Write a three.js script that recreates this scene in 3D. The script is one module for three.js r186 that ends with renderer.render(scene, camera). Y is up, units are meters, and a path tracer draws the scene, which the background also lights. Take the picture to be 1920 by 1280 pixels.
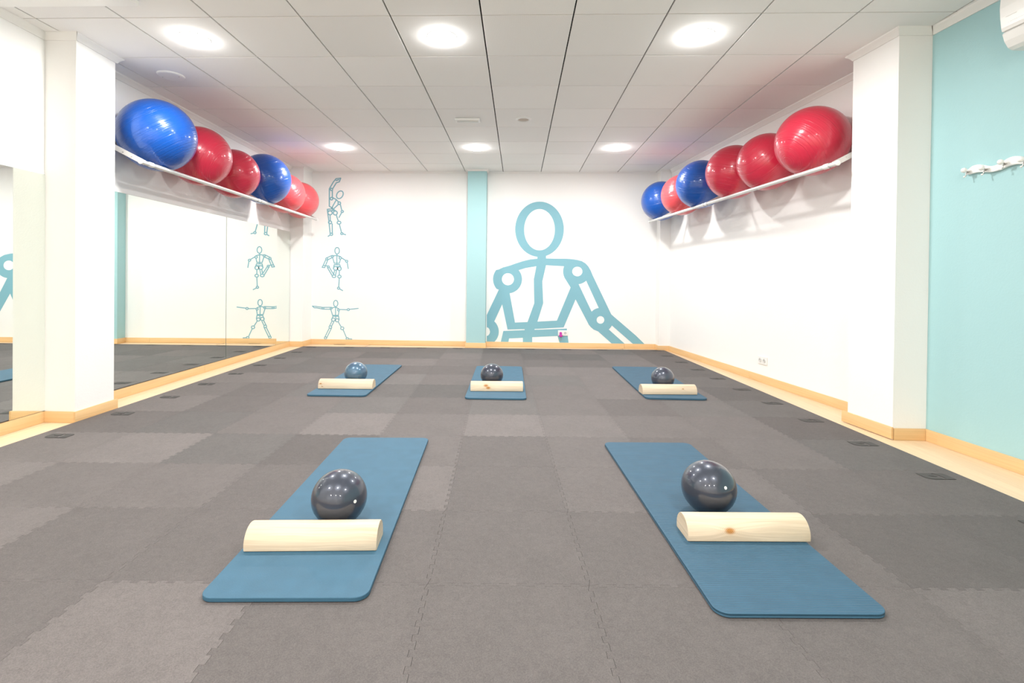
import * as THREE from 'three';
import { RoundedBoxGeometry } from 'three/addons/geometries/RoundedBoxGeometry.js';
import { mergeGeometries, mergeVertices, toCreasedNormals } from 'three/addons/utils/BufferGeometryUtils.js';
import { RectAreaLightUniformsLib } from 'three/addons/lights/RectAreaLightUniformsLib.js';
import { FontLoader } from 'three/addons/loaders/FontLoader.js';
import { TextGeometry } from 'three/addons/geometries/TextGeometry.js';

// ------------------------------------------------------------------ camera, light levels, exposure
const scene = new THREE.Scene();
scene.background = new THREE.Color(0x000000);
const camera = new THREE.PerspectiveCamera(2 * Math.atan(640 / 952.35) * 180 / Math.PI, 1.5, 0.05, 60);
camera.rotation.order = 'YXZ';
camera.rotation.set(-0.0082, 0.0343, 0.0107);
camera.position.set(0, 1.05, 0);
camera.setViewOffset(1920, 1280, 20.75, 105.8, 1920, 1280);   // shifted lens
const renderer = new THREE.WebGLRenderer({ antialias: true });
renderer.toneMapping = THREE.LinearToneMapping;
renderer.toneMappingExposure = 1.64;
renderer.shadowMap.enabled = true;
RectAreaLightUniformsLib.init();
const LAMP = 250;                                   // radiance of the downlights
const LAMP_COLOR = new THREE.Color(1.0, 0.985, 0.965);

// ------------------------------------------------------------------ dimensions
const CEIL = 2.778, BACK = -8.08, FRONT = 3.2;
const leftFar = (z) => -3.425 + 0.0305 * (z + 3.9);
const leftNear = (z) => -3.40 + 0.037 * (z + 3.53);
const rightFar = (z) => 2.71 + 0.113 * (z + 4.5);
const rightNear = (z) => 2.77 + 0.1 * (z + 3.53);

// ------------------------------------------------------------------ helpers
let seed = 20240611;
const rnd = () => { seed = (seed * 1664525 + 1013904223) >>> 0; return seed / 4294967296; };
const used = new Map();
function numbered(name) { const n = used.get(name) || 0; used.set(name, n + 1); return n ? name + '_' + String(n).padStart(3, '0') : name; }
function thing(name, label, category, group) {
  const o = new THREE.Group(); o.name = numbered(name); scene.add(o);
  o.userData = { label, category }; if (group) o.userData.group = group;
  return o;
}
function structure(name, label) {
  const o = new THREE.Group(); o.name = numbered(name); scene.add(o);
  o.userData = { kind: 'structure' }; if (label) o.userData.label = label;
  return o;
}
function part(name, geo, mat, parent) {
  const m = new THREE.Mesh(Array.isArray(geo) ? mergeGeometries(geo.map((g) => (g.index ? g.toNonIndexed() : g)).map(clean)) : geo, mat);
  m.name = name; m.castShadow = m.receiveShadow = true; parent.add(m); return m;
}
function clean(g) { for (const k of Object.keys(g.attributes)) if (!['position', 'normal', 'uv'].includes(k)) g.deleteAttribute(k); return g; }
const box = (w, h, d, x = 0, y = 0, z = 0) => new THREE.BoxGeometry(w, h, d).translate(x, y, z);
const rbox = (w, h, d, r, x = 0, y = 0, z = 0) => new RoundedBoxGeometry(w, h, d, 2, r).translate(x, y, z);
// upright prism over a plan given as [x, z] points
function prism(pts, y0, y1) {
  const s = new THREE.Shape(pts.map(([x, z]) => new THREE.Vector2(x, -z)));
  return new THREE.ExtrudeGeometry(s, { depth: y1 - y0, bevelEnabled: false }).rotateX(-Math.PI / 2).translate(0, y0, 0);
}
// profile [[out, y] ...] swept straight from A to B (plan points), 'out' measured to the left of A->B
function sweep(profile, A, B, mA = 0, mB = 0) {      // mA, mB: how far each end runs on per metre of 'out' (mitres)
  const dx = B[0] - A[0], dz = B[1] - A[1], L = Math.hypot(dx, dz), nx = dz / L, nz = -dx / L, tx = dx / L, tz = dz / L;
  const at = (e, o) => { const P = e ? B : A, m = e ? mB * o : -mA * o; return [P[0] + nx * o + tx * m, P[1] + nz * o + tz * m]; };
  const pos = [], uv = [], idx = []; let run = 0;
  profile.forEach(([o, y], i) => {
    if (i) run += Math.hypot(o - profile[i - 1][0], y - profile[i - 1][1]);
    for (const e of [0, 1]) { const q = at(e, o); pos.push(q[0], y, q[1]); uv.push(e ? L : 0, run); }
  });
  for (let i = 0; i + 1 < profile.length; i++) { const a = 2 * i; idx.push(a, a + 1, a + 2, a + 1, a + 3, a + 2); }
  for (const e of [0, 1]) {                       // end caps
    const f = profile.map(([o, y]) => new THREE.Vector2(o, y)), tri = THREE.ShapeUtils.triangulateShape(f, []);
    const base = pos.length / 3;
    profile.forEach(([o, y]) => { const q = at(e, o); pos.push(q[0], y, q[1]); uv.push(o, y); });
    for (const t of tri) idx.push(base + t[0], base + t[e ? 2 : 1], base + t[e ? 1 : 2]);
  }
  const g = new THREE.BufferGeometry();
  g.setAttribute('position', new THREE.Float32BufferAttribute(pos, 3)); g.setAttribute('uv', new THREE.Float32BufferAttribute(uv, 2)); g.setIndex(idx);
  return toCreasedNormals(g.toNonIndexed(), 0.6);
}
function tube(points, r, seg = 24, rad = 12, closed = false) {
  const c = points.length === 2 ? new THREE.LineCurve3(points[0], points[1]) : new THREE.CatmullRomCurve3(points, closed);
  return new THREE.TubeGeometry(c, points.length === 2 ? 1 : seg, r, rad, closed);
}
const V = (x, y, z) => new THREE.Vector3(x, y, z);

// ------------------------------------------------------------------ procedural textures
function dataTex(w, h, f, srgb) {
  const d = new Uint8Array(w * h * 4);
  for (let y = 0; y < h; y++) for (let x = 0; x < w; x++) {
    const c = f(x, y), i = 4 * (y * w + x);
    for (let k = 0; k < 3; k++) d[i + k] = Math.max(0, Math.min(255, Math.round(255 * (Array.isArray(c) ? c[k] : c))));
    d[i + 3] = 255;
  }
  const t = new THREE.DataTexture(d, w, h); t.wrapS = t.wrapT = THREE.RepeatWrapping; t.magFilter = THREE.LinearFilter; t.minFilter = THREE.LinearMipmapLinearFilter; t.generateMipmaps = true;
  if (srgb) t.colorSpace = THREE.SRGBColorSpace; t.needsUpdate = true; return t;
}
function lattice(n) { const a = []; for (let i = 0; i < n * n; i++) a.push(rnd()); return a; }
const LAT = lattice(64);
function vnoise(x, y, px, py) {                    // tiling value noise, periods px, py
  const xi = Math.floor(x), yi = Math.floor(y), fx = x - xi, fy = y - yi, s = (t) => t * t * (3 - 2 * t);
  const g = (a, b) => LAT[(((a % px) + px) % px) + 64 * (((b % py) + py) % py)];
  const u = s(fx), v = s(fy);
  return (g(xi, yi) * (1 - u) + g(xi + 1, yi) * u) * (1 - v) + (g(xi, yi + 1) * (1 - u) + g(xi + 1, yi + 1) * u) * v;
}
const rubberTex = dataTex(512, 512, (x, y) => {
  const n = 0.80 + 0.34 * (rnd() - 0.5) + 0.10 * (vnoise(x / 8, y / 8, 64, 64) - 0.5) + 0.12 * (vnoise(x / 64, y / 64, 8, 8) - 0.5) + (rnd() > 0.985 ? 0.12 : 0);
  return n;
});
const rubberBump = dataTex(256, 256, () => 0.3 + 0.7 * rnd());
const matWear = dataTex(256, 256, (x, y) => 0.86 + 0.10 * (rnd() - 0.5) + 0.10 * (vnoise(x / 32, y / 32, 8, 8) - 0.5));
const ribTex = dataTex(8, 256, (x, y) => 0.5 + 0.5 * Math.sin(y / 256 * Math.PI * 2 * 16));
const foamBump = dataTex(256, 256, () => rnd());
const plaster = dataTex(256, 256, (x, y) => 0.5 + 0.3 * (rnd() - 0.5) + 0.4 * (vnoise(x / 6, y / 6, 43, 43) - 0.5));
const dots = dataTex(256, 256, (x, y) => { const a = (x % 16) - 8, b = (y % 16) - 8; const d = Math.hypot(a, b); return d < 3.2 ? 0.86 : 1.0 - 0.03 * rnd(); });
const balLines = dataTex(8, 512, (() => { const r = []; for (let i = 0; i < 512; i++) r.push(0.55 + 0.25 * rnd() - (rnd() > 0.93 ? 0.5 : 0)); return (x, y) => r[y]; })());
function woodGrain(w, h, knots, contrast, k) {
  return dataTex(w, h, (x, y) => {
    let yy = y + 10 * (vnoise(x / 90 + k * 7, y / 50, 64, 64) - 0.5); let dark = 0, halo = 0;
    for (const [kx, ky, kr] of knots) {
      const dx = (x - kx) / 1.6, dy = y - ky, d = Math.hypot(dx, dy);
      yy += Math.sign(dy) * 16 * Math.exp(-d * d / (kr * kr * 9)); dark = Math.max(dark, Math.exp(-Math.pow(d / kr, 4))); halo = Math.max(halo, Math.exp(-Math.pow(d / (kr * 2.1), 2)) * (0.5 + 0.5 * Math.sin(d * 1.3)));
    }
    const g = vnoise(x / 160, yy / 3.1, 64, 64), f = vnoise(x / 60, yy / 1.2, 64, 64), b = vnoise(x / 200 + 3, yy / 16 + k, 64, 64);
    const t = 1 - contrast * (0.55 * g + 0.25 * f + 0.5 * b);
    return [t * (1 - 0.32 * dark - 0.10 * halo), t * (1 - 0.10 * contrast * g) * (1 - 0.58 * dark - 0.2 * halo), t * (1 - 0.28 * contrast * g) * (1 - 0.78 * dark - 0.3 * halo)];
  });
}
const laminateTex = woodGrain(512, 256, [], 0.16, 2);

// ------------------------------------------------------------------ materials
const std = (c, o = {}) => new THREE.MeshStandardMaterial({ color: new THREE.Color().setRGB(...c), roughness: 0.8, ...o });
const phy = (c, o = {}) => new THREE.MeshPhysicalMaterial({ color: new THREE.Color().setRGB(...c), roughness: 0.5, ...o });
const withRepeat = (t, u, v) => { const c = t.clone(); c.repeat.set(u, v); c.needsUpdate = true; return c; };
const WHITE = [0.89, 0.885, 0.865];
const M = {
  wall: std(WHITE, { roughness: 0.75, bumpMap: withRepeat(plaster, 3, 3), bumpScale: 0.0006 }),
  teal: std([0.375, 0.60, 0.62], { roughness: 0.75, bumpMap: withRepeat(plaster, 3, 3), bumpScale: 0.0006 }),
  decal: std([0.21, 0.45, 0.53], { roughness: 0.6 }),
  trimWhite: std([0.86, 0.855, 0.83], { roughness: 0.55 }),
  tile: std([0.95, 0.942, 0.925], { roughness: 0.9, map: withRepeat(dots, 1 / 0.075, 1 / 0.075) }),
  plenum: std([0.02, 0.02, 0.02], { roughness: 1 }),
  tee: std([0.06, 0.055, 0.05], { roughness: 0.6 }),
  base: std([0.80, 0.52, 0.25], { roughness: 0.5, map: withRepeat(laminateTex, 0.9, 2.5) }),
  plank: std([0.84, 0.63, 0.415], { roughness: 0.42, map: withRepeat(laminateTex, 0.8, 3) }),
  mirror: std([0.90, 0.945, 0.905], { roughness: 0.0, metalness: 1 }),
  mirrorEdge: std([0.16, 0.2, 0.18], { roughness: 0.3 }),
  whiteMetal: phy([0.80, 0.80, 0.78], { roughness: 0.35, clearcoat: 0.4, clearcoatRoughness: 0.2 }),
  rail: phy([0.66, 0.66, 0.645], { roughness: 0.35, clearcoat: 0.4, clearcoatRoughness: 0.2 }),
  bracket: std([0.60, 0.585, 0.56], { roughness: 0.45 }),
  steel: std([0.55, 0.54, 0.52], { roughness: 0.3, metalness: 1 }),
  plastic: phy([0.85, 0.85, 0.83], { roughness: 0.35 }),
  grey: std([0.32, 0.31, 0.30], { roughness: 0.6 }),
  dark: std([0.03, 0.03, 0.03], { roughness: 0.6 }),
  beige: std([0.70, 0.63, 0.57], { roughness: 0.8 }),
  pink: phy([0.55, 0.03, 0.40], { roughness: 0.3 }),
};

// ------------------------------------------------------------------ room shell
const WT = 0.2;
const wallMesh = (name, geo, mat = M.wall) => { const m = part(numbered(name), geo, mat, scene); m.userData.kind = 'structure'; return m; };
wallMesh('wall_left', prism([[leftFar(BACK - WT), BACK - WT], [leftFar(-3.7), -3.7], [leftFar(-3.7) - WT, -3.7], [leftFar(BACK - WT) - WT, BACK - WT]], 0, CEIL + 0.3));
wallMesh('wall_left', prism([[leftNear(-3.7), -3.7], [leftNear(FRONT), FRONT], [leftNear(FRONT) - WT, FRONT], [leftNear(-3.7) - WT, -3.7]], 0, CEIL + 0.3));
wallMesh('wall_right', prism([[rightFar(BACK - WT), BACK - WT], [rightFar(BACK - WT) + WT, BACK - WT], [rightFar(-3.7) + WT, -3.7], [rightFar(-3.7), -3.7]], 0, CEIL + 0.3));
wallMesh('wall_right', prism([[rightNear(-3.7), -3.7], [rightNear(-3.7) + WT, -3.7], [rightNear(FRONT) + WT, FRONT], [rightNear(FRONT), FRONT]], 0, CEIL + 0.3), M.teal);
wallMesh('wall_back', prism([[leftFar(BACK), BACK], [leftFar(BACK), BACK - WT], [rightFar(BACK), BACK - WT], [rightFar(BACK), BACK]], 0, CEIL + 0.3));
wallMesh('wall_front', prism([[-3.6, FRONT], [3.8, FRONT], [3.8, FRONT + WT], [-3.6, FRONT + WT]], 0, CEIL + 0.3));
const columnMesh = (pts, mat = M.wall) => wallMesh('column', prism(pts, 0, CEIL + 0.02), mat);
const PIL_L = [[-3.17, -3.53], [-3.19, -3.905], [-3.52, -3.905], [-3.52, -3.53]];
const PIL_R = [[2.55, -3.53], [2.86, -3.53], [2.86, -3.93], [2.505, -3.93]];
columnMesh(PIL_L); columnMesh(PIL_R);
columnMesh([[-3.335, -7.75], [-3.335, -8.1], [-3.6, -8.1], [-3.6, -7.75]]);
columnMesh([[2.165, -7.88], [2.4, -7.88], [2.4, -8.1], [2.165, -8.1]]);
columnMesh([[-0.805, -7.9], [-0.51, -7.9], [-0.51, -8.1], [-0.805, -8.1]], M.teal);

// cornices and baseboards ('out' is to the left of A->B)
const CORN = [[0, 0.01], [0, -0.046], [0.007, -0.046], [0.010, -0.040], [0.018, -0.028], [0.028, -0.017], [0.038, -0.010], [0.040, -0.006], [0.040, 0.01]].map(([o, y]) => [o, y + CEIL - 0.0005]);
const CORNS = CORN.map(([o, y]) => [o * 0.55, CEIL + (y - CEIL) * 0.55]);
const trim = (A, B, prof = CORN, mA = 0, mB = 0) => { const m = part(numbered('trim'), sweep(prof, A, B, mA, mB), M.trimWhite, scene); m.userData.kind = 'structure'; return m; };
trim([leftFar(-7.75), -7.75], [leftFar(-3.905), -3.905]);
trim([leftNear(-3.53), -3.53], [leftNear(FRONT), FRONT], CORN, -1, 0);
trim([-3.17, -3.53], [leftNear(-3.53), -3.53], CORN, 1, -1); trim([-3.19, -3.91], [-3.17, -3.53], CORN, 1, 1);
trim([rightFar(-3.93), -3.93], [rightFar(-7.88), -7.88], CORN, 0, -1);
trim([rightNear(FRONT), FRONT], [rightNear(-3.53), -3.53], CORN, 0, -1);
trim([rightNear(-3.53), -3.53], [2.55, -3.53], CORN, -1, 1); trim([2.55, -3.53], [2.506, -3.925], CORN, 1, 1);
trim([-0.805, BACK], [-3.335, BACK], CORNS, -1, -1); trim([2.165, BACK], [-0.51, BACK], CORNS, -1, -1);
trim([-3.335, -7.75], [-3.54, -7.75], CORNS, 1, -1); trim([2.33, -7.88], [2.165, -7.88], CORNS, -1, 1); trim([-0.51, -7.9], [-0.805, -7.9], CORNS, 1, 1);
trim([-3.335, BACK], [-3.335, -7.75], CORNS, -1, 1); trim([2.165, -7.88], [2.165, BACK], CORNS, 1, -1); trim([-0.805, -7.9], [-0.805, BACK], CORNS, 1, -1); trim([-0.51, BACK], [-0.51, -7.9], CORNS, -1, 1);

const BB = [[0, 0.001], [0.013, 0.001], [0.013, 0.077], [0.0115, 0.080], [0, 0.080]].reverse();
const BBG = [[0, 0.007], [0.013, 0.007], [0.013, 0.083], [0.0115, 0.086], [0, 0.086]].reverse();
function baseboard(side, ...runs) {
  const o = structure('baseboard_' + side);
  for (const [A, B, prof] of runs) part('board', sweep(prof || BB, A, B), M.base, o);
}
const lerpRun = (f, z0, z1) => [[f(z0), z0], [f(z1), z1]];
baseboard('left', lerpRun(leftFar, -7.75, -5.502), lerpRun(leftFar, -5.5, -3.905), lerpRun(leftNear, -3.545, -3.0), lerpRun(leftNear, -2.998, FRONT), [[-3.17, -3.53], [-3.40, -3.53]], [[-3.19, -3.93], [-3.17, -3.517]]);
baseboard('right', lerpRun(rightFar, -4.22, -5.70), lerpRun(rightFar, -5.702, -7.88), lerpRun(rightNear, FRONT, -3.53), [[2.757, -3.53], [2.552, -3.53]], [[2.5495, -3.523], [2.5, -3.975], BBG]);
baseboard('back', [[-1.2, BACK], [-3.335, BACK]], [[-0.805, BACK], [-1.198, BACK]], [[1.68, BACK], [-0.51, BACK]], [[2.165, BACK], [1.682, BACK]],
  [[-3.335, -7.75], [-3.54, -7.75]], [[-3.335, BACK], [-3.335, -7.737]], [[2.32, -7.88], [2.152, -7.88]], [[2.165, -7.88], [2.165, BACK]],
  [[-0.497, -7.9], [-0.818, -7.9]], [[-0.805, -7.9], [-0.805, BACK]], [[-0.51, BACK], [-0.51, -7.9]]);

// ------------------------------------------------------------------ ceiling: slab, black tees and every tile
{
  const c = structure('ceiling');
  part('slab', box(7.6, 0.2, 11.8, 0, CEIL + 0.16, -2.4), M.plenum, c);
  const X0 = -1.4605, Z0 = -3.3177, S = 0.6;
  const clip = (poly, f) => {                      // keep the points with f > 0
    const out = [];
    poly.forEach((p, i) => {
      const q = poly[(i + 1) % poly.length], a = f(p), b = f(q);
      if (a > 0) out.push(p);
      if ((a > 0) !== (b > 0)) { const t = a / (a - b); out.push([p[0] + t * (q[0] - p[0]), p[1] + t * (q[1] - p[1])]); }
    });
    return out;
  };
  const tones = [0, 1, 2, 3].map((k) => { const m = M.tile.clone(); m.color.multiplyScalar(0.975 + 0.0167 * k); return m; });
  const tileGeo = (poly) => {
    const s = new THREE.Shape(poly.map(([x, z]) => new THREE.Vector2(x, -z)));
    return new THREE.ExtrudeGeometry(s, { depth: 0.012, bevelEnabled: true, bevelThickness: 0.002, bevelSize: 0.002, bevelOffset: -0.002, bevelSegments: 1 }).rotateX(-Math.PI / 2).translate(0, CEIL + 0.002, 0);
  };
  for (let j = -10; j <= 8; j++) for (let i = -4; i <= 7; i++) {
    const gx = 0.0048, gz = 0.0042;
    const x0 = X0 + i * S, x1 = x0 + S, z1 = Z0 - j * S, z0 = z1 - S;      // z0 farther
    const near = (z0 + z1) / 2 > -3.75;
    let p = [[x0 + gx, z1 - gz], [x1 - gx, z1 - gz], [x1 - gx, z0 + gz], [x0 + gx, z0 + gz]];
    p = clip(p, ([x, z]) => x - (near ? leftNear(z) : leftFar(z)) - 0.004);
    if (p.length > 2) p = clip(p, ([x, z]) => (near ? rightNear(z) : rightFar(z)) - 0.004 - x);
    if (p.length > 2) p = clip(p, ([, z]) => z - BACK - 0.004);
    if (p.length > 2) p = clip(p, ([, z]) => FRONT - 0.004 - z);
    const w = Math.max(...p.map((q) => q[0])) - Math.min(...p.map((q) => q[0])), d = Math.max(...p.map((q) => q[1])) - Math.min(...p.map((q) => q[1]));
    if (p.length < 3 || w < 0.02 || d < 0.02) continue;
    part('ceiling_tile', tileGeo(p), tones[Math.floor(rnd() * 4)], c);
  }
}

// ------------------------------------------------------------------ floor: laminate boards at the edges, interlocking rubber tiles
const T = 0.552, TA = Math.atan(0.037), FX = -0.36, FZ = -3.37, TH = 0.013;
{
  const f = structure('floor');
  part('subfloor', box(7.4, 0.2, 11.6, 0, -0.108, -2.4), M.beige, f);
  part('underlay', box(4.0, 0.007, 11.4, -0.36, -0.0045, -2.45), M.plank, f);
  const plankGeo = new RoundedBoxGeometry(0.1892, 0.008, 1.2988, 1, 0.0008).translate(0, -0.004, 0);
  { const p = plankGeo.attributes.position, u = plankGeo.attributes.uv; for (let i = 0; i < p.count; i++) u.setXY(i, p.getZ(i), p.getX(i)); }
  const pm = [0, 1, 2, 3].map((k) => { const m = M.plank.clone(); m.color.multiplyScalar(0.95 + 0.03 * k); return m; });
  for (let side of [-1, 1]) for (let c = 0; c < 8; c++) for (let r = -1; r < 9; r++) {
    const z = 2.4 - r * 1.3 - ((c * 0.47 + (side > 0 ? 0.30 : 0.1)) % 1.3);
    const x = side < 0 ? -3.62 + c * 0.19 : 1.75 + c * 0.19;
    if (side < 0 ? x + 0.095 < leftFar(z - 0.65) || x > -2.4 : x - 0.095 > rightNear(z + 0.65)) continue;
    if (z < BACK - 0.5) continue;
    const m = part('plank', plankGeo, pm[Math.floor(rnd() * 4)], f); m.position.set(x, 0, z); m.rotation.y = 0;
  }
  // tiles: nine outlines (left / middle / right x back / middle / front)
  const N = 18, D = 0.015, G = 0.0003;
  const edge = (a, b, nrm, phase) => {             // toothed points from a to b, teeth along nrm
    const pts = [];
    for (let k = 0; k < N; k++) {
      const s = ((k + phase) % 2 === 0 ? 1 : -1) * D / 2;
      const w = (k + phase) % 2 === 0 ? 0.06 : -0.06;                    // dovetail: each tooth a little wider at its tip
      for (const t of [-w + (k ? 0 : w + 0.1), 1 + w - (k === N - 1 ? w + 0.1 : 0)]) {
        const tt = (k + t) / N;
        pts.push([a[0] + (b[0] - a[0]) * tt + nrm[0] * s, a[1] + (b[1] - a[1]) * tt + nrm[1] * s]);
      }
    }
    return pts;
  };
  const tileGeo = (cx, cz) => {                    // cx, cz: -1 first, 0 middle, 1 last
    const h = T / 2, g = G, x0 = -h + g, x1 = h - g, y0 = -h + g, y1 = h - g;   // shape y = -z
    let p = [];
    const bot = edge([x0, y0], [x1, y0], [0, 1], 0), rig = edge([x1, y0], [x1, y1], [1, 0], 0), top = edge([x0, y1], [x1, y1], [0, 1], 0).reverse(), lef = edge([x0, y0], [x0, y1], [1, 0], 0).reverse();
    const E2 = 0.012;
    const xl = cx < 0 ? x0 - E2 : x0, xr = cx > 0 ? x1 + E2 : x1, yb = cz > 0 ? y0 - E2 : y0, yt = cz < 0 ? y1 + E2 : y1;
    const mid = (arr, lo, hi) => arr;
    p.push([xl, yb]);
    if (cz <= 0) p.push(...mid(bot).slice(1, -1)); p.push([xr, yb]);
    if (cx <= 0) p.push(...rig.slice(1, -1)); p.push([xr, yt]);
    if (cz >= 0) p.push(...top.slice(1, -1)); p.push([xl, yt]);
    if (cx >= 0) p.push(...lef.slice(1, -1));
    const s = new THREE.Shape(p.map(([a, b]) => new THREE.Vector2(a, b)));
    return new THREE.ExtrudeGeometry(s, { depth: TH - 0.0012, bevelEnabled: true, bevelThickness: 0.0006, bevelSize: 0.0004, bevelOffset: -0.0004, bevelSegments: 1 }).rotateX(-Math.PI / 2);
  };
  const geos = {}; for (const a of [-1, 0, 1]) for (const b of [-1, 0, 1]) geos[a + ',' + b] = tileGeo(a, b);
  const mats = []; const wm = withRepeat(rubberTex, 0.9, 0.9), bm = withRepeat(rubberBump, 9, 9);
  for (let k = 0; k < 12; k++) {                   // brightness steps x two hues
    const v = 0.088 + 0.0175 * (k % 6), warm = k < 6;
    mats.push(std(warm ? [v * 1.10, v * 0.975, v * 0.945] : [v * 1.065, v * 0.985, v * 0.955], { roughness: 0.72, map: wm, bumpMap: bm, bumpScale: 0.0008 }));
  }
  const special = { '0,-1': 5, '1,-1': 3.6, '2,-1': 3.2, '-1,-1': 2.6, '-2,-1': 4.8, '0,0': 2.4, '1,0': 3.4, '-1,0': 2.6, '-1,1': 4.2, '0,1': 2.4, '1,1': 2.5, '-4,0': 4.9, '-5,0': 4.2, '-5,1': 4.6, '-4,1': 3.4,
    '-4,2': 4.4, '-5,2': 4.0, '-3,1': 2.6, '-3,2': 2.2, '-2,2': 2.1, '-2,3': 4.0, '-3,3': 2.3, '-4,3': 2.4, '-1,2': 2.2, '0,2': 2.4, '1,2': 2.4, '0,3': 2.4, '-1,3': 2.4, '1,3': 1.9, '2,3': 2, '0,4': 2.4, '1,4': 2.2, '-1,4': 2.4, '-2,4': 4, '2,0': 1.6, '3,0': 2.6, '2,1': 2.5, '3,1': 2.2, '2,2': 1.9, '3,2': 1.3, '4,1': 1.5, '4,2': 1.2,
    '0,-8': 1, '1,-7': 1, '0,-7': 2, '-1,-7': 4, '-2,-6': 4.2, '2,-5': 4.4, '2,-4': 4.2, '3,-3': 3.2, '2,-3': 4.4, '1,-2': 2.6 };
  const emblemGeo = (() => {
    const s = new THREE.Shape(); const w = 0.075, h = 0.042, r = 0.045;
    s.moveTo(-w, h); s.lineTo(-w, -h + r); s.quadraticCurveTo(-w, -h, -w + r, -h); s.lineTo(w, -h); s.lineTo(w, h - 0.02); s.quadraticCurveTo(w, h, w - 0.02, h); s.lineTo(-w, h);
    const o = new THREE.Path(); o.moveTo(-0.042, 0.012); o.quadraticCurveTo(-0.008, -0.010, 0.012, 0.002); o.lineTo(0.002, 0.034); o.lineTo(0.018, 0.036); o.quadraticCurveTo(0.034, 0.0, 0.026, -0.036); o.lineTo(0.012, -0.036); o.lineTo(0.012, -0.016); o.quadraticCurveTo(-0.012, -0.026, -0.042, 0.012);
    s.holes.push(o);
    return new THREE.ExtrudeGeometry(s, { depth: 0.0008, bevelEnabled: false }).rotateX(-Math.PI / 2);
  })();
  const emblemMat = std([0.066, 0.063, 0.060], { roughness: 0.85 });
  for (let j = -8; j < 6; j++) for (let i = -5; i < 5; i++) {
    const g = geos[(i === -5 ? -1 : i === 4 ? 1 : 0) + ',' + (j === -8 ? -1 : j === 5 ? 1 : 0)];
    const sp = special[i + ',' + j], lvl = sp !== undefined ? sp : 1.4 + 2.4 * rnd() - 0.28 * Math.max(0, i - 1);
    const m = part('floor_tile', g, mats[Math.max(0, Math.min(5, Math.round(lvl))) + (sp === undefined && rnd() > 0.6 ? 6 : 0)], f);
    const u = (i + 0.5) * T, v = (j + 0.5) * T, ca = Math.cos(TA), sa = Math.sin(TA);
    m.position.set(FX + u * ca + v * sa, 0.001, FZ - u * sa + v * ca); m.rotation.y = TA;
    if (i === 4 || i === -5 || j === -8) {
      const e = part('emblem', emblemGeo, emblemMat, m);
      e.position.set(i === 4 ? 0.13 : i === -5 ? -0.13 : -0.12, TH + 0.001, j === -8 && i !== 4 && i !== -5 ? -0.225 : -0.19);
    }
  }
}
const FLOOR_TOP = TH + 0.002;

// ------------------------------------------------------------------ mirrors on the left wall
function mirror(f, z0, z1, label) {
  const o = thing('wall_mirror', label, 'mirror', undefined);
  const a = [f(z0) + 0.0005, z0], b = [f(z1) + 0.0005, z1];
  const L = Math.hypot(b[0] - a[0], b[1] - a[1]);
  o.position.set((a[0] + b[0]) / 2, 0.0825, (a[1] + b[1]) / 2);
  o.rotation.y = Math.PI / 2 + Math.atan2(b[0] - a[0], b[1] - a[1]);
  // local z looks into the room
  part('glass', box(L - 0.007, 1.690, 0.004, 0, 0.846, 0.004), M.mirror, o);
  part('backing', box(L - 0.0005, 1.6935, 0.0015, 0, 0.846, 0.0012), M.mirrorEdge, o);
}
mirror(leftFar, -7.745, -5.94, 'tall frameless wall mirror in the back left corner, reflecting the small teal figures');
mirror(leftFar, -5.938, -3.91, 'tall frameless wall mirror just behind the left column, under the big blue ball');
mirror(leftNear, -3.535, -1.55, 'tall frameless wall mirror in front of the left column, cut by the picture edge');

// ------------------------------------------------------------------ wall decals on the back wall
function arc(cx, cy, r, a0, a1, n = 14) { const p = []; for (let k = 0; k <= n; k++) { const a = (a0 + (a1 - a0) * k / n) * Math.PI / 180; p.push([cx + r * Math.cos(a), cy + r * Math.sin(a)]); } return p; }
function ellipse(cx, cy, rx, ry, tilt = 0, n = 40) { const p = [], t = tilt * Math.PI / 180; for (let k = 0; k < n; k++) { const a = k / n * 2 * Math.PI, x = rx * Math.cos(a), y = ry * Math.sin(a); p.push([cx + x * Math.cos(t) - y * Math.sin(t), cy + x * Math.sin(t) + y * Math.cos(t)]); } return p; }
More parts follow.
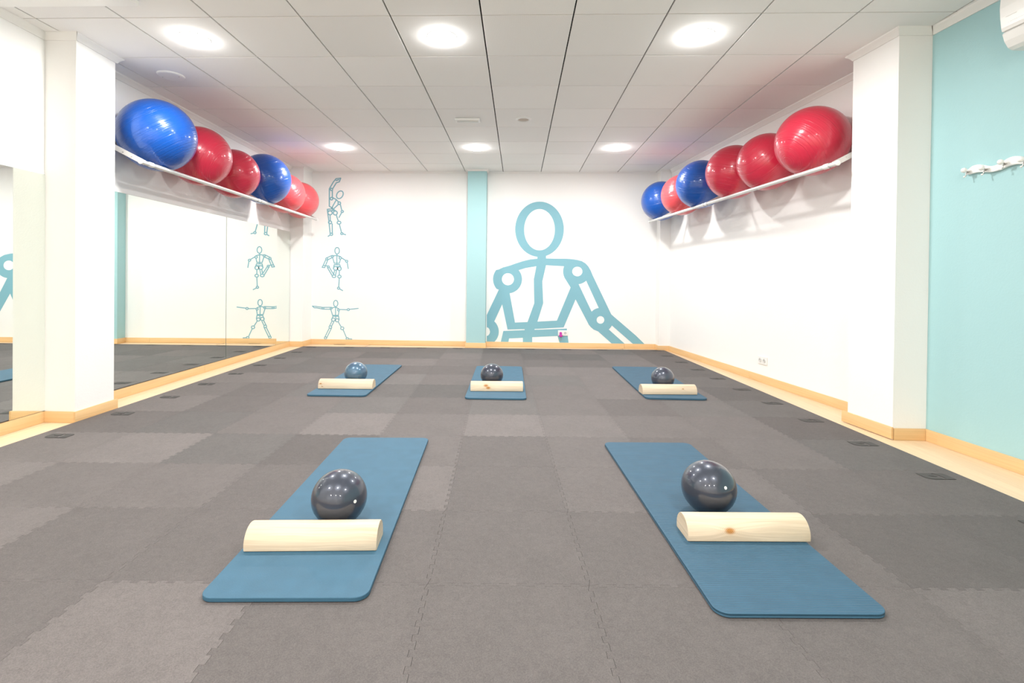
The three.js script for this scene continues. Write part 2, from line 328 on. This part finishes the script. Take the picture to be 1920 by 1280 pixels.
// drawing units -> metres on the wall
const bigXY = ([a, b]) => [0.0022371 * a + 0.000026 * b - 0.79569, 0.0000217 * a - 0.0022443 * b + 2.62035];
const smallXY = ([a, b]) => [0.0023089 * a + 0.0000183 * b - 3.55759, 0.0000207 * a - 0.00228 * b + 2.78645];
function decalGeo(outer, holes, xy, thick = 0.0012) {
  const s = new THREE.Shape(outer.map((p) => new THREE.Vector2(...xy(p))));
  for (const h of holes) s.holes.push(new THREE.Path(h.map((p) => new THREE.Vector2(...xy(p)))));
  return new THREE.ExtrudeGeometry(s, { depth: thick, bevelEnabled: false }).translate(0, 0, BACK + 0.0004);
}
{
  const head = decalGeo(ellipse(497, 337, 172, 195, 0, 64), [ellipse(497, 340, 109, 146, 0, 64)], bigXY, 0.0012);
  const body = [[482, 520], [482, 545], [430, 550], [380, 562], [330, 578], [285, 594], [240, 606], [208, 621],
    ...arc(273, 690, 106, 218, 140, 10), [208, 764], [122, 945], [122, 1032], ...arc(110, 1062, 35, -60, 60, 10), [122, 1092], [122, 1140], [165, 1140],
    ...arc(110, 1062, 98, 48, -48, 14), [232, 868], [270, 1047], [392, 1043], [392, 1050], [240, 1057], [220, 1142], [275, 1142], [281, 1110], [379, 1105], [379, 1144], [445, 1144], [445, 1100], [625, 1091], [641, 1146], [704, 1146],
    [690, 1038], [462, 1048], [462, 1042], [668, 1030], [752, 832], [845, 1010], [858, 1026], [880, 1045], [910, 1057], [1015, 1150], [1105, 1150], ...arc(927, 976, 89, 49, 26, 6), [1162, 1150], [1242, 1150], [1175, 1085], [1003, 937],
    [872, 662], [858, 628], [842, 600], [822, 578], [795, 562], [760, 553], [725, 548], [680, 545], [640, 545], [543, 543], [543, 520]];
  const holes = [ellipse(273, 690, 43, 43), ellipse(764, 635, 36, 34), ellipse(927, 976, 27, 27),
    [...arc(764, 635, 90, 84, 46, 6), ...arc(927, 976, 85, 262, 223, 6)],
    [...arc(273, 690, 100, 83, -40, 16), [400, 610], [475, 598], [457, 690], [460, 860], [412, 993], [323, 997]],
    [[543, 591], [671, 598], ...arc(764, 635, 100, 198, 145, 8), [717, 748], [620, 982], [482, 990], [523, 860], [517, 705]]];
  const o = part(numbered('wall_decal'), [head, decalGeo(body, holes, bigXY, 0.0013)], M.decal, scene);
  o.userData = { label: 'huge teal jointed figure on the back wall right of the teal pilaster, shown seated', category: 'wall decal' };
}
function strokeFigure(lines, rings, label, wd) {
  wd *= 1.4;
  const geos = [];
  for (const L of lines) for (let k = 0; k + 1 < L.length; k++) {
    const [a, b] = [L[k], L[k + 1]], dx = b[0] - a[0], dy = b[1] - a[1], l = Math.hypot(dx, dy), nx = -dy / l * wd / 2, ny = dx / l * wd / 2, ex = dx / l * wd * 0.3, ey = dy / l * wd * 0.3;
    geos.push(decalGeo([[a[0] - ex + nx, a[1] - ey + ny], [b[0] + ex + nx, b[1] + ey + ny], [b[0] + ex - nx, b[1] + ey - ny], [a[0] - ex - nx, a[1] - ey - ny]], [], smallXY, 0.0008 + 0.00002 * (geos.length % 9)));
  }
  for (const [cx, cy, rx, ry, t] of rings) geos.push(decalGeo(ellipse(cx, cy, rx + wd / 2, ry + wd / 2, t || 0, 28), [ellipse(cx, cy, rx - wd / 2, ry - wd / 2, t || 0, 28)], smallXY, 0.0011));
  const o = part(numbered('wall_decal'), geos, M.decal, scene);
  o.userData = { label, category: 'wall decal', group: 'small teal jointed figures on the back wall' };
}
strokeFigure([[[297, 53], [264, 57], [245, 80], [217, 128], [217, 250], [240, 266]], [[297, 53], [288, 78], [266, 86], [240, 128]], [[264, 70], [284, 64]], [[238, 142], [238, 187]], [[240, 190], [265, 203], [283, 222]], [[267, 203], [238, 256], [240, 274]], [[280, 238], [248, 268]],
  [[294, 237], [305, 281]], [[303, 296], [285, 330]], [[262, 284], [240, 268], [203, 272], [207, 306], [214, 356], [216, 376], [223, 444]], [[206, 283], [250, 280]], [[222, 311], [224, 353]], [[237, 374], [238, 440]], [[222, 454], [208, 462]], [[266, 312], [280, 355]], [[288, 378], [303, 437]], [[312, 445], [332, 451]]],
  [[291, 170, 21, 29, 32], [232, 132, 8, 8], [232, 197, 9, 9], [287, 229, 9, 9], [308, 288, 8, 7], [222, 297, 15, 14], [259, 298, 14, 14], [222, 364, 11, 10], [231, 448, 9, 8], [285, 366, 13, 10], [305, 443, 8, 7]],
  'topmost of the three small teal figures, bending sideways with one arm raised', 5.6);
strokeFigure([[[270, 588], [270, 660]], [[240, 600], [270, 597], [296, 606]], [[233, 598], [199, 614]], [[238, 612], [206, 628]], [[191, 629], [176, 662], [166, 681], [184, 683], [190, 668], [205, 631]], [[300, 612], [333, 633]], [[343, 646], [350, 690]], [[240, 612], [252, 652], [288, 652], [295, 624]],
  [[245, 690], [252, 662], [290, 662], [300, 690]], [[250, 675], [292, 675]], [[254, 702], [246, 735]], [[268, 702], [260, 736]], [[238, 742], [203, 682]], [[248, 732], [216, 680]], [[203, 671], [178, 668]], [[288, 705], [287, 735]], [[287, 758], [283, 821]], [[288, 832], [311, 845]]],
  [[272, 564, 16, 23], [239, 604, 7, 7], [198, 622, 7, 7], [294, 615, 8, 8], [339, 638, 8, 7], [261, 688, 14, 13], [288, 690, 13, 13], [250, 744, 13, 9], [210, 677, 7, 6], [288, 746, 12, 10], [282, 828, 8, 7]],
  'middle of the three small teal figures, balancing on one leg and holding the other foot', 5.0);
strokeFigure([[[261, 960], [261, 1018]], [[230, 968], [261, 962], [284, 974]], [[228, 963], [170, 964], [120, 957], [97, 955], [110, 967], [130, 968], [172, 976], [228, 977]], [[290, 978], [343, 980]], [[359, 977], [421, 970]], [[227, 978], [240, 1020], [280, 1020], [285, 990]],
  [[234, 1050], [242, 1026], [282, 1026], [286, 1050]], [[262, 1020], [262, 1040]], [[235, 1062], [215, 1102]], [[248, 1066], [231, 1100]], [[216, 1112], [183, 1178]], [[232, 1110], [199, 1178]], [[281, 1068], [301, 1102]], [[314, 1121], [338, 1177]], [[352, 1185], [376, 1187]]],
  [[262, 936, 15, 22], [230, 970, 7, 7], [172, 970, 6, 6], [282, 982, 7, 7], [351, 979, 8, 7], [245, 1050, 13, 11], [272, 1055, 12, 11], [224, 1103, 9, 9], [190, 1180, 8, 8], [308, 1111, 11, 10], [344, 1184, 9, 7]],
  'lowest of the three small teal figures, arms stretched out and legs wide apart', 4.6);

// ------------------------------------------------------------------ ceiling fittings
{
  const ringGeo = new THREE.LatheGeometry([[0.090, -0.001], [0.0955, -0.0035], [0.100, -0.004], [0.106, -0.002], [0.107, 0.0], [0.090, 0.0]].map(([x, y]) => new THREE.Vector2(x, y)), 48);
  const discGeo = new THREE.LatheGeometry([[0, -0.030], [0.05, -0.029], [0.08, -0.024], [0.092, -0.015], [0.095, -0.003], [0.095, 0]].map(([x, y]) => new THREE.Vector2(x, y)), 48);
  const glow = new THREE.MeshStandardMaterial({ color: 0xffffff, emissive: LAMP_COLOR, emissiveIntensity: 22, roughness: 0.5 });
  const rows = [[-3.61, 'in the nearer row of three, '], [-6.6, 'in the far row of three, '], [-0.62, ''], [2.37, '']];
  for (const [z, w] of rows) [[-2.36, 'left'], [-0.562, 'middle'], [1.242, 'right']].forEach(([x, s]) => {
    const o = thing('ceiling_light', w ? 'glowing round ceiling downlight ' + w + (s === 'middle' ? 'the middle one' : 'the ' + s + '-hand one') : (z > 0 ? 'round ceiling downlight behind the camera, the ' + s + ' one of three' : 'round ceiling downlight just above the top edge of the picture, the ' + s + ' one of three'), 'ceiling light', 'round downlights in the tiled ceiling');
    o.position.set(x, CEIL, z);
    part('trim_ring', ringGeo, M.plastic, o); part('diffuser', discGeo, glow, o);
    const l = new THREE.RectAreaLight(LAMP_COLOR, LAMP, 0.165, 0.165); l.name = 'downlight'; l.position.set(0, -0.032, 0); l.rotation.x = -Math.PI / 2; l.castShadow = true; o.add(l);
    const side = new THREE.PointLight(LAMP_COLOR, 0.04); side.name = 'opal_glow'; side.position.set(0, -0.026, 0); side.castShadow = true; o.add(side);   // what the opal dome throws sideways on the ceiling
  });
  // rectangular emergency light
  const e = thing('emergency_light', 'slim white rectangular emergency light on the ceiling, before the far middle downlight', 'light fitting');
  e.position.set(-0.562, CEIL, -5.44);
  part('housing', rbox(0.27, 0.026, 0.10, 0.012, 0, -0.0125, 0), M.plastic, e);
  part('lens', rbox(0.225, 0.012, 0.045, 0.005, 0, -0.0245, 0.0), std([0.62, 0.60, 0.57], { roughness: 0.4 }), e);
  // round speaker
  const s = thing('ceiling_speaker', 'small round white ceiling speaker with a beige grille', 'speaker');
  s.position.set(0.035, CEIL, -5.44);
  part('bezel', new THREE.LatheGeometry([[0.056, -0.003], [0.058, -0.011], [0.070, -0.013], [0.083, -0.007], [0.085, 0]].map(([x, y]) => new THREE.Vector2(x, y)), 40), M.plastic, s);
  const slats = []; for (let k = -3; k <= 3; k++) slats.push(box(2 * Math.sqrt(0.055 ** 2 - (k * 0.015) ** 2), 0.004, 0.008, 0, -0.006, k * 0.015));
  part('grille', slats, M.beige, s); part('cone', new THREE.CylinderGeometry(0.057, 0.057, 0.002, 32).translate(0, -0.0015, 0), std([0.5, 0.45, 0.41]), s);
  // blank round plate on the left
  const d = thing('ceiling_plate', 'round white cover plate with two screws on the ceiling near the left wall', 'cover plate');
  d.position.set(-2.99, CEIL, -4.26);
  part('plate', new THREE.LatheGeometry([[0, -0.014], [0.085, -0.014], [0.098, -0.011], [0.104, -0.004], [0.105, 0]].map(([x, y]) => new THREE.Vector2(x, y)), 48), M.plastic, d);
  for (const x of [-0.072, 0.072]) part('screw', new THREE.CylinderGeometry(0.005, 0.005, 0.003, 12).translate(x, -0.0150, 0), M.steel, d);
  // flat cassette panel at the top left corner of the picture
  const a = thing('ceiling_panel', 'flat white square ceiling unit at the top left corner of the picture', 'ceiling unit');
  a.position.set(-2.87, CEIL, -2.645);
  part('panel', rbox(0.95, 0.03, 0.95, 0.004, 0, -0.0155, 0), std([0.95, 0.95, 0.93], { roughness: 0.4 }), a);
  part('intake_grille', [0, 1, 2, 3, 4, 5].map((k) => box(0.5, 0.006, 0.05, 0, -0.0325, -0.2 + k * 0.08)), M.trimWhite, a);
}

// ------------------------------------------------------------------ ball racks and gym balls
const RAIL = { L: [1.9692, 0.4096], R: [1.961, 0.394] };   // height of the front rail, distance from the wall
function rack(f, sgn, zs, label) {
  const [RH, RD] = RAIL[sgn > 0 ? 'L' : 'R'];
  const o = thing('ball_rack', label, 'ball rack', undefined);
  const rail = (z) => V(f(z) + sgn * RD, RH, z);
  const [z0, zm, z1, zb] = zs;                          // near end, sleeve, far end, far bracket
  part('front_rail', tube([rail(z0), rail(z1)], 0.0172, 1, 24), M.rail, o);
  for (const z of [z0, z1]) { const dir = Math.sign(z1 - z0); const e = z === z0 ? -1 : 1; const c = rail(z); part('end_cap', new THREE.SphereGeometry(0.0205, 20, 12).scale(1, 1, 0.5).translate(c.x, c.y, c.z), M.plastic, o); }
  const collar = (z, w, r = 0.0205) => part('collar', tube([rail(z - w / 2), rail(z + w / 2)], r, 1, 20), M.plastic, o);
  collar(z0 - 0.11, 0.06, 0.0208); collar(zm, 0.05); collar(zm - 0.07, 0.02); 
  const brackets = [[z0 - 0.05, 0], [zm + 0.03, 0], [zb, 0]];
  for (const [z] of brackets) {
    const w = f(z), A = V(w + sgn * 0.004, RH + 0.205, z), B = V(w + sgn * RD, RH, z), L = A.distanceTo(B), ang = Math.atan2(A.y - B.y, A.x - B.x);
    const b = part('bracket', rbox(L, 0.040, 0.005, 0.001), M.bracket, o);
    b.position.copy(A).add(B).multiplyScalar(0.5); b.rotation.z = ang;
    for (const t of [-0.12, -0.03, 0.09, 0.16]) part('screw', new THREE.CylinderGeometry(0.0045, 0.0045, 0.003, 10).rotateX(Math.PI / 2).translate(t * 0.9, 0.004, 0.0035), M.steel, b);
    part('wall_plate', rbox(0.006, 0.13, z === zb ? 0.012 : 0.045, 0.001, w + sgn * 0.0035, RH + 0.17, z), M.whiteMetal, o);
  }
}
rack(leftFar, 1, [-3.95, -5.9, -7.765, -7.743], 'long white tube ball rack on the left wall above the mirrors');
rack(rightFar, -1, [-3.90, -5.93, -7.69, -7.19], 'long white tube ball rack on the plain white right wall');
const ballMat = (c, o = {}) => phy(c, { roughness: 0.30, clearcoat: 0.55, clearcoatRoughness: 0.12, sheen: 0.22, sheenRoughness: 0.5, sheenColor: new THREE.Color(0.9, 0.85, 0.85), bumpMap: withRepeat(balLines, 1, 1), bumpScale: 0.003, ...o });
const BM = { blue: ballMat([0.002, 0.080, 0.40], { sheenColor: new THREE.Color(0.25, 0.45, 0.95) }), red: ballMat([0.58, 0.020, 0.055], { sheenColor: new THREE.Color(0.95, 0.5, 0.55) }), coral: ballMat([0.74, 0.08, 0.095], { sheenColor: new THREE.Color(0.95, 0.55, 0.55) }) };
const ballGeo = mergeVertices(new THREE.SphereGeometry(1, 72, 48));
const plugGeo = new THREE.CylinderGeometry(0.011, 0.012, 0.004, 16);
[
  ['L', 'blue', -4.294, 0.302, 'big blue gym ball nearest the camera on the left wall rack'],
  ['L', 'red', -4.939, 0.287, 'red gym ball on the left rack, right behind the nearest blue one'],
  ['L', 'red', -5.609, 0.268, 'red gym ball on the left rack, just before the second blue ball'],
  ['L', 'blue', -6.25, 0.311, 'blue gym ball on the left rack between the red balls, second blue one'],
  ['L', 'coral', -6.919, 0.272, 'light red gym ball on the left rack, second from the back wall'],
  ['L', 'coral', -7.47, 0.267, 'light red gym ball at the far end of the left rack'],
  ['R', 'red', -4.341, 0.282, 'red gym ball nearest the camera on the right wall rack'],
  ['R', 'red', -4.991, 0.269, 'red gym ball second in line on the right rack, behind the nearest one'],
  ['R', 'red', -5.558, 0.284, 'red gym ball on the right rack, just before the nearer blue ball'],
  ['R', 'blue', -6.295, 0.29, 'blue gym ball on the right rack with red balls on both sides'],
  ['R', 'coral', -6.868, 0.269, 'light red gym ball on the right rack between the two blue balls'],
  ['R', 'blue', -7.531, 0.284, 'blue gym ball at the far end of the right rack, by the back wall'],
].forEach(([side, c, z, r, label], i) => {
  const [RH, RD] = RAIL[side];
  const o = thing('gym_ball', label, 'exercise ball', side === 'L' ? 'gym balls on the left rack' : 'gym balls on the right rack');
  const f = side === 'L' ? leftFar : rightFar, sg = side === 'L' ? 1 : -1, off = (r + 0.004) / (side === 'L' ? 0.9995 : 0.9936);   // against the wall, resting on the rail
  o.position.set(f(z) + sg * off, RH + Math.sqrt((r + 0.0182) ** 2 - (RD - off) ** 2), z);
  const b = part('shell', ballGeo, BM[c], o); b.scale.setScalar(r);
  const tiltZ = [0.5, 1.1, 0.2, 0.35, -0.25, 0.1, -0.9, 0.9, -0.2, 0.2, 0.15, 0.3][i], tiltX = [0.4, 0.2, 0.5, 0.3, 0.9, 0.1, -0.2, 0.4, 0.2, 0.5, 0.1, 0.2][i];
  b.rotation.set(tiltX, 0, tiltZ + 0.0001);
});

// ------------------------------------------------------------------ exercise mats, half-round blocks, soft balls
const MATH = 0.015;
function roundRect(w, l, r) {
  const s = new THREE.Shape(), x = w / 2, y = l / 2;
  s.moveTo(-x + r, -y); s.lineTo(x - r, -y); s.absarc(x - r, -y + r, r, -Math.PI / 2, 0); s.lineTo(x, y - r); s.absarc(x - r, y - r, r, 0, Math.PI / 2); s.lineTo(-x + r, y); s.absarc(-x + r, y - r, r, Math.PI / 2, Math.PI); s.lineTo(-x, -y + r); s.absarc(-x + r, -y + r, r, Math.PI, 1.5 * Math.PI);
  return s;
}
function exerciseMat(x, z, w, l, slope, ribs, label) {
  const top = std(ribs ? [0.035, 0.113, 0.184] : [0.045, 0.14, 0.222], { roughness: 0.62, map: withRepeat(matWear, 3, 3), bumpMap: ribs ? withRepeat(ribTex, 1, 5.2) : withRepeat(foamBump, 6, 6), bumpScale: ribs ? 0.0016 : 0.0004 });
  const o = thing('exercise_mat', label, 'exercise mat', 'blue exercise mats on the floor');
  o.position.set(x, FLOOR_TOP, z); o.rotation.y = Math.atan(slope);
  part('foam_pad', new THREE.ExtrudeGeometry(roundRect(w, l, 0.045), { depth: MATH - 0.005, bevelEnabled: true, bevelThickness: 0.0025, bevelSize: 0.003, bevelOffset: -0.003, bevelSegments: 3, curveSegments: 14 }).rotateX(-Math.PI / 2).translate(0, 0.0025, 0), top, o);
}
exerciseMat(-0.791, -2.42, 0.54, 1.66, 0.056, false, 'blue exercise mat at front left, smooth surface, under the nearer dark ball');
exerciseMat(0.862, -2.43, 0.545, 1.67, 0.043, true, 'ribbed blue exercise mat at front right of the floor');
exerciseMat(-1.624, -5.23, 0.53, 1.63, 0.03, false, 'blue exercise mat at back left carrying the blue-grey ball');
exerciseMat(-0.203, -5.24, 0.54, 1.66, 0.018, false, 'blue exercise mat in the middle of the back row');
exerciseMat(1.413, -5.36, 0.545, 1.66, 0.0, true, 'blue exercise mat at back right of the floor');
const MAT_TOP = FLOOR_TOP + MATH;
function blockGeo(L) {
  const prof = [], R = 0.066, S = 0.016, n = 22;
  prof.push([-R + 0.004, 0], [-R, 0.003]);
  for (let k = 0; k <= n; k++) { const a = Math.PI - Math.PI * k / n; prof.push([R * Math.cos(a), S + R * Math.sin(a)]); }
  prof.push([R, 0.003], [R - 0.004, 0]);
  const pos = [], uv = [], idx = []; let run = 0; const m = prof.length;
  const stations = [[-L / 2, 0.97], [-L / 2 + 0.003, 1], [L / 2 - 0.003, 1], [L / 2, 0.97]];
  prof.forEach(([z, y], i) => {
    if (i) run += Math.hypot(z - prof[i - 1][0], y - prof[i - 1][1]);
    stations.forEach(([x, k]) => { pos.push(x, y < 0.001 ? y : (y - 0.04) * k + 0.04, z * k); uv.push(x / L + 0.5, run / 0.24); });
  });
  for (let i = 0; i + 1 < m; i++) for (let s = 0; s < 3; s++) { const a = i * 4 + s, b = a + 4; idx.push(a, a + 1, b, a + 1, b + 1, b); }
  for (let s = 0; s < 3; s++) { const a = (m - 1) * 4 + s, b = s; idx.push(a, a + 1, b, a + 1, b + 1, b); }
  const tri = THREE.ShapeUtils.triangulateShape(prof.map(([z, y]) => new THREE.Vector2(z, y)), []);
  for (const e of [0, 3]) { const base = pos.length / 3; prof.forEach(([z, y]) => { const k = 0.97; pos.push(e ? L / 2 : -L / 2, y < 0.001 ? y : (y - 0.04) * k + 0.04, z * k); uv.push(0.3 + z * 0.6, 0.2 + y * 3); }); for (const t of tri) idx.push(base + t[0], base + t[e ? 1 : 2], base + t[e ? 2 : 1]); }
  const g = new THREE.BufferGeometry();
  g.setAttribute('position', new THREE.Float32BufferAttribute(pos, 3)); g.setAttribute('uv', new THREE.Float32BufferAttribute(uv, 2)); g.setIndex(idx);
  return toCreasedNormals(g.toNonIndexed(), 0.7);
}
function woodBlock(x, z, L, slope, knots, k, label) {
  const o = part(numbered('wooden_block'), blockGeo(L), phy([0.82, 0.675, 0.50], { roughness: 0.5, map: woodGrain(512, 256, knots, 0.27, k) }), scene);
  o.userData = { label, category: 'wooden block', group: 'half-round pine blocks on the mats' };
  o.position.set(x, MAT_TOP, z); o.rotation.y = Math.atan(slope);
}
woodBlock(-0.773, -1.932, 0.492, 0.07, [], 1, 'half-round pale pine block on the front left mat, no knots showing');
woodBlock(0.921, -2.095, 0.487, 0.045, [[175, 212, 13]], 5, 'half-round pine block with a brown knot, on the front right mat');
woodBlock(-1.601, -4.725, 0.505, 0.04, [[22, 205, 7], [40, 235, 4]], 9, 'half-round pine block on the back left mat, small knots at its left end');
woodBlock(-0.192, -4.74, 0.485, 0.05, [[150, 200, 14], [172, 222, 13]], 13, 'half-round pine block with a slanting brown streak, on the back middle mat');
woodBlock(1.389, -4.735, 0.50, 0.05, [[380, 200, 5]], 17, 'half-round pine block on the back right mat, tiny knot near its right end');

function softBall(x, z, r, col, plug, label) {
  const o = thing('soft_ball', label, 'exercise ball', 'small soft balls on the mats');
  o.position.set(x, MAT_TOP, z);
  part('shell', new THREE.SphereGeometry(r, 64, 44).scale(1, 0.985, 1).translate(0, r * 0.983, 0), phy(col, { roughness: 0.32, metalness: 0.35, clearcoat: 0.9, clearcoatRoughness: 0.05 }), o);
  if (plug) {
    const p = part('valve_plug', plugGeo, M.plastic, o), d = V(...plug).normalize();
    p.position.set(0, r * 0.983, 0).addScaledVector(d, r * 0.99); p.quaternion.setFromUnitVectors(V(0, 1, 0), d); p.scale.set(0.62, 0.5, 0.62);
  }
}
softBall(-0.737, -2.09, 0.1125, [0.044, 0.054, 0.080], [0.80, 0.12, 0.62], 'dark grey soft ball behind the block on the front left mat');
softBall(0.855, -2.281, 0.116, [0.042, 0.052, 0.077], [0.28, 0.34, 0.90], 'dark grey soft ball with a pale valve plug on the front right mat');
softBall(-1.575, -4.90, 0.109, [0.075, 0.155, 0.24], [-0.98, 0.1, 0.3], 'blue-grey soft ball on the back left mat, the palest of the small balls');
softBall(-0.247, -4.915, 0.110, [0.044, 0.054, 0.080], null, 'dark grey soft ball on the middle mat of the back row');
softBall(1.392, -4.91, 0.107, [0.058, 0.070, 0.100], null, 'dark grey soft ball on the back right mat');

// ------------------------------------------------------------------ sockets
function doubleSocket(label) {
  const o = thing('wall_socket', label, 'power socket', undefined);
  part('plate', rbox(0.156, 0.084, 0.010, 0.004, 0, 0, 0.005), M.plastic, o);
  for (const x of [-0.036, 0.036]) {
    const w = part('socket_well', new THREE.LatheGeometry([[0, 0.0012], [0.017, 0.0012], [0.019, 0.004], [0.0215, 0.004], [0.0215, 0]].map(([a, b]) => new THREE.Vector2(a, b)), 28).rotateX(Math.PI / 2).translate(x, 0, 0.0105), std([0.62, 0.62, 0.60], { roughness: 0.4 }), o);
    part('pin_holes', [-0.0095, 0.0095].map((k) => new THREE.CylinderGeometry(0.0028, 0.0028, 0.001, 10).rotateX(Math.PI / 2).translate(x + k, 0, 0.0124)), M.dark, w);
  }
  return o;
}
{
  const a = doubleSocket('white double power socket low on the plain right wall');
  const z = -5.468; a.position.set(rightFar(z) - 0.0003, 0.238, z); a.rotation.y = -Math.PI / 2 + Math.atan(0.113);
  const b = doubleSocket('white double power socket on the teal hip of the big seated figure');
  b.position.set(0.714, 0.234, BACK + 0.002);
  const p = thing('plug', 'small magenta plug hanging in the back wall socket', 'plug');
  p.position.set(0.678, 0.205, BACK + 0.015);
  part('body', [new THREE.CylinderGeometry(0.019, 0.021, 0.03, 20).rotateX(Math.PI / 2).translate(0, 0.026, 0.014), rbox(0.052, 0.034, 0.034, 0.008, 0, -0.012, 0.022)], M.pink, p);
  part('cord', tube([V(0, -0.026, 0.02), V(0.002, -0.06, 0.016), V(0.004, -0.10, 0.006)], 0.0025, 10, 8), M.grey, p);
}

// ------------------------------------------------------------------ teal wall: coat rack and air conditioner
{
  const o = thing('coat_rack', 'white wavy coat rack with ball knobs on the teal wall', 'coat rack');
  const z0 = -2.62; o.position.set(rightNear(z0), 1.76, z0); o.rotation.y = -Math.PI / 2 + Math.atan(0.1);   // local x runs towards the camera, local z into the room
  const wave = (s) => 0.0115 * Math.cos((s + 0.591) * 2 * Math.PI / 0.212);
  const topP = [], botP = [], S0 = -0.655, S1 = 0.20, n = 60;
  for (let k = 0; k <= n; k++) {
    const s = S0 + (S1 - S0) * k / n, e = Math.min(1, Math.sqrt(Math.min(k, n - k) / 3)), h = (0.021 + 0.003 * Math.cos((s + 0.591) * 2 * Math.PI / 0.212)) * (0.35 + 0.65 * e);
    topP.push([s, wave(s) - 0.006 + h]); botP.unshift([s, wave(s) - 0.006 - h]);
  }
  const shape = new THREE.Shape([...topP, ...botP].map(([a, b]) => new THREE.Vector2(a, b)));
  part('board', new THREE.ExtrudeGeometry(shape, { depth: 0.012, bevelEnabled: true, bevelThickness: 0.004, bevelSize: 0.004, bevelOffset: -0.004, bevelSegments: 3 }).translate(0, 0, 0.005), M.plastic, o);
  for (let k = 0; k < 8; k++) {
    const s = -0.632 + k * 0.108, y = wave(s) - 0.006;
    if (s > S1) break;
    const h = part('hook', [tube([V(s, y, 0.018), V(s, y, 0.032), V(s, y + 0.004, 0.044)], 0.004, 10, 10), tube([V(s, y - 0.006, 0.020), V(s, y - 0.012, 0.034), V(s, y - 0.030, 0.040), V(s, y - 0.034, 0.046)], 0.003, 12, 8), box(0.020, 0.004, 0.020, s, y - 0.003, 0.028)], M.steel, o);
    part('knob', new THREE.SphereGeometry(0.0155, 24, 16).translate(s, y + 0.006, 0.052), M.plastic, h);
    part('peg_tip', new THREE.SphereGeometry(0.006, 14, 10).translate(s, y - 0.034, 0.048), M.plastic, h);
  }
}
{
  const o = thing('air_conditioner', 'white wall air conditioner at the top right corner on the teal wall', 'air conditioner');
  const ze = -2.918, W = 0.85, zc = ze + W / 2; o.position.set(rightNear(zc) - 0.001, 2.350, zc); o.rotation.y = -Math.PI / 2 + Math.atan(0.1);
  // profile: out from the wall, height; local x along the wall
  const ext = (pts, len, x) => { const s = new THREE.Shape(pts.map(([a, b]) => new THREE.Vector2(-a, b))); return new THREE.ExtrudeGeometry(s, { depth: len, bevelEnabled: true, bevelThickness: 0.004, bevelSize: 0.003, bevelOffset: -0.003, bevelSegments: 2, curveSegments: 12 }).rotateY(Math.PI / 2).translate(x, 0, 0); };
  const panel = [[0.165, 0.093], [0.186, 0.097], [0.192, 0.115], [0.199, 0.17], [0.202, 0.22], [0.198, 0.285], [0.192, 0.292], [0.012, 0.292], [0.012, 0.093]];
  const lower = [[0.0, 0.012], [0.06, 0.0], [0.125, 0.0], [0.150, 0.012], [0.172, 0.045], [0.184, 0.082], [0.180, 0.090], [0.0, 0.090]];
  part('front_panel', ext(panel, W, -W / 2), M.plastic, o);
  part('lower_flap', ext(lower, W, -W / 2), M.plastic, o);
  part('back_plate', box(W - 0.03, 0.27, 0.012, 0, 0.15, 0.0065), M.grey, o);
  part('recess', box(W - 0.012, 0.012, 0.172, 0, 0.091, 0.090), std([0.6, 0.59, 0.57]), o);
  const font = await new FontLoader().loadAsync('fonts/droid/droid_sans_bold.typeface.json');
  const t = new TextGeometry('Panasonic', { font, size: 0.0125, depth: 0.001, curveSegments: 2 });
  t.computeBoundingBox(); 
  part('lettering', t.rotateX(-0.16).translate(-W / 2 + 0.035, 0.132, 0.1935), M.grey, o);
  part('chrome_line', box(0.055, 0.003, 0.002, -W / 2 + 0.055, 0.165, 0.1995), M.whiteMetal, o);
}

renderer.render(scene, camera);
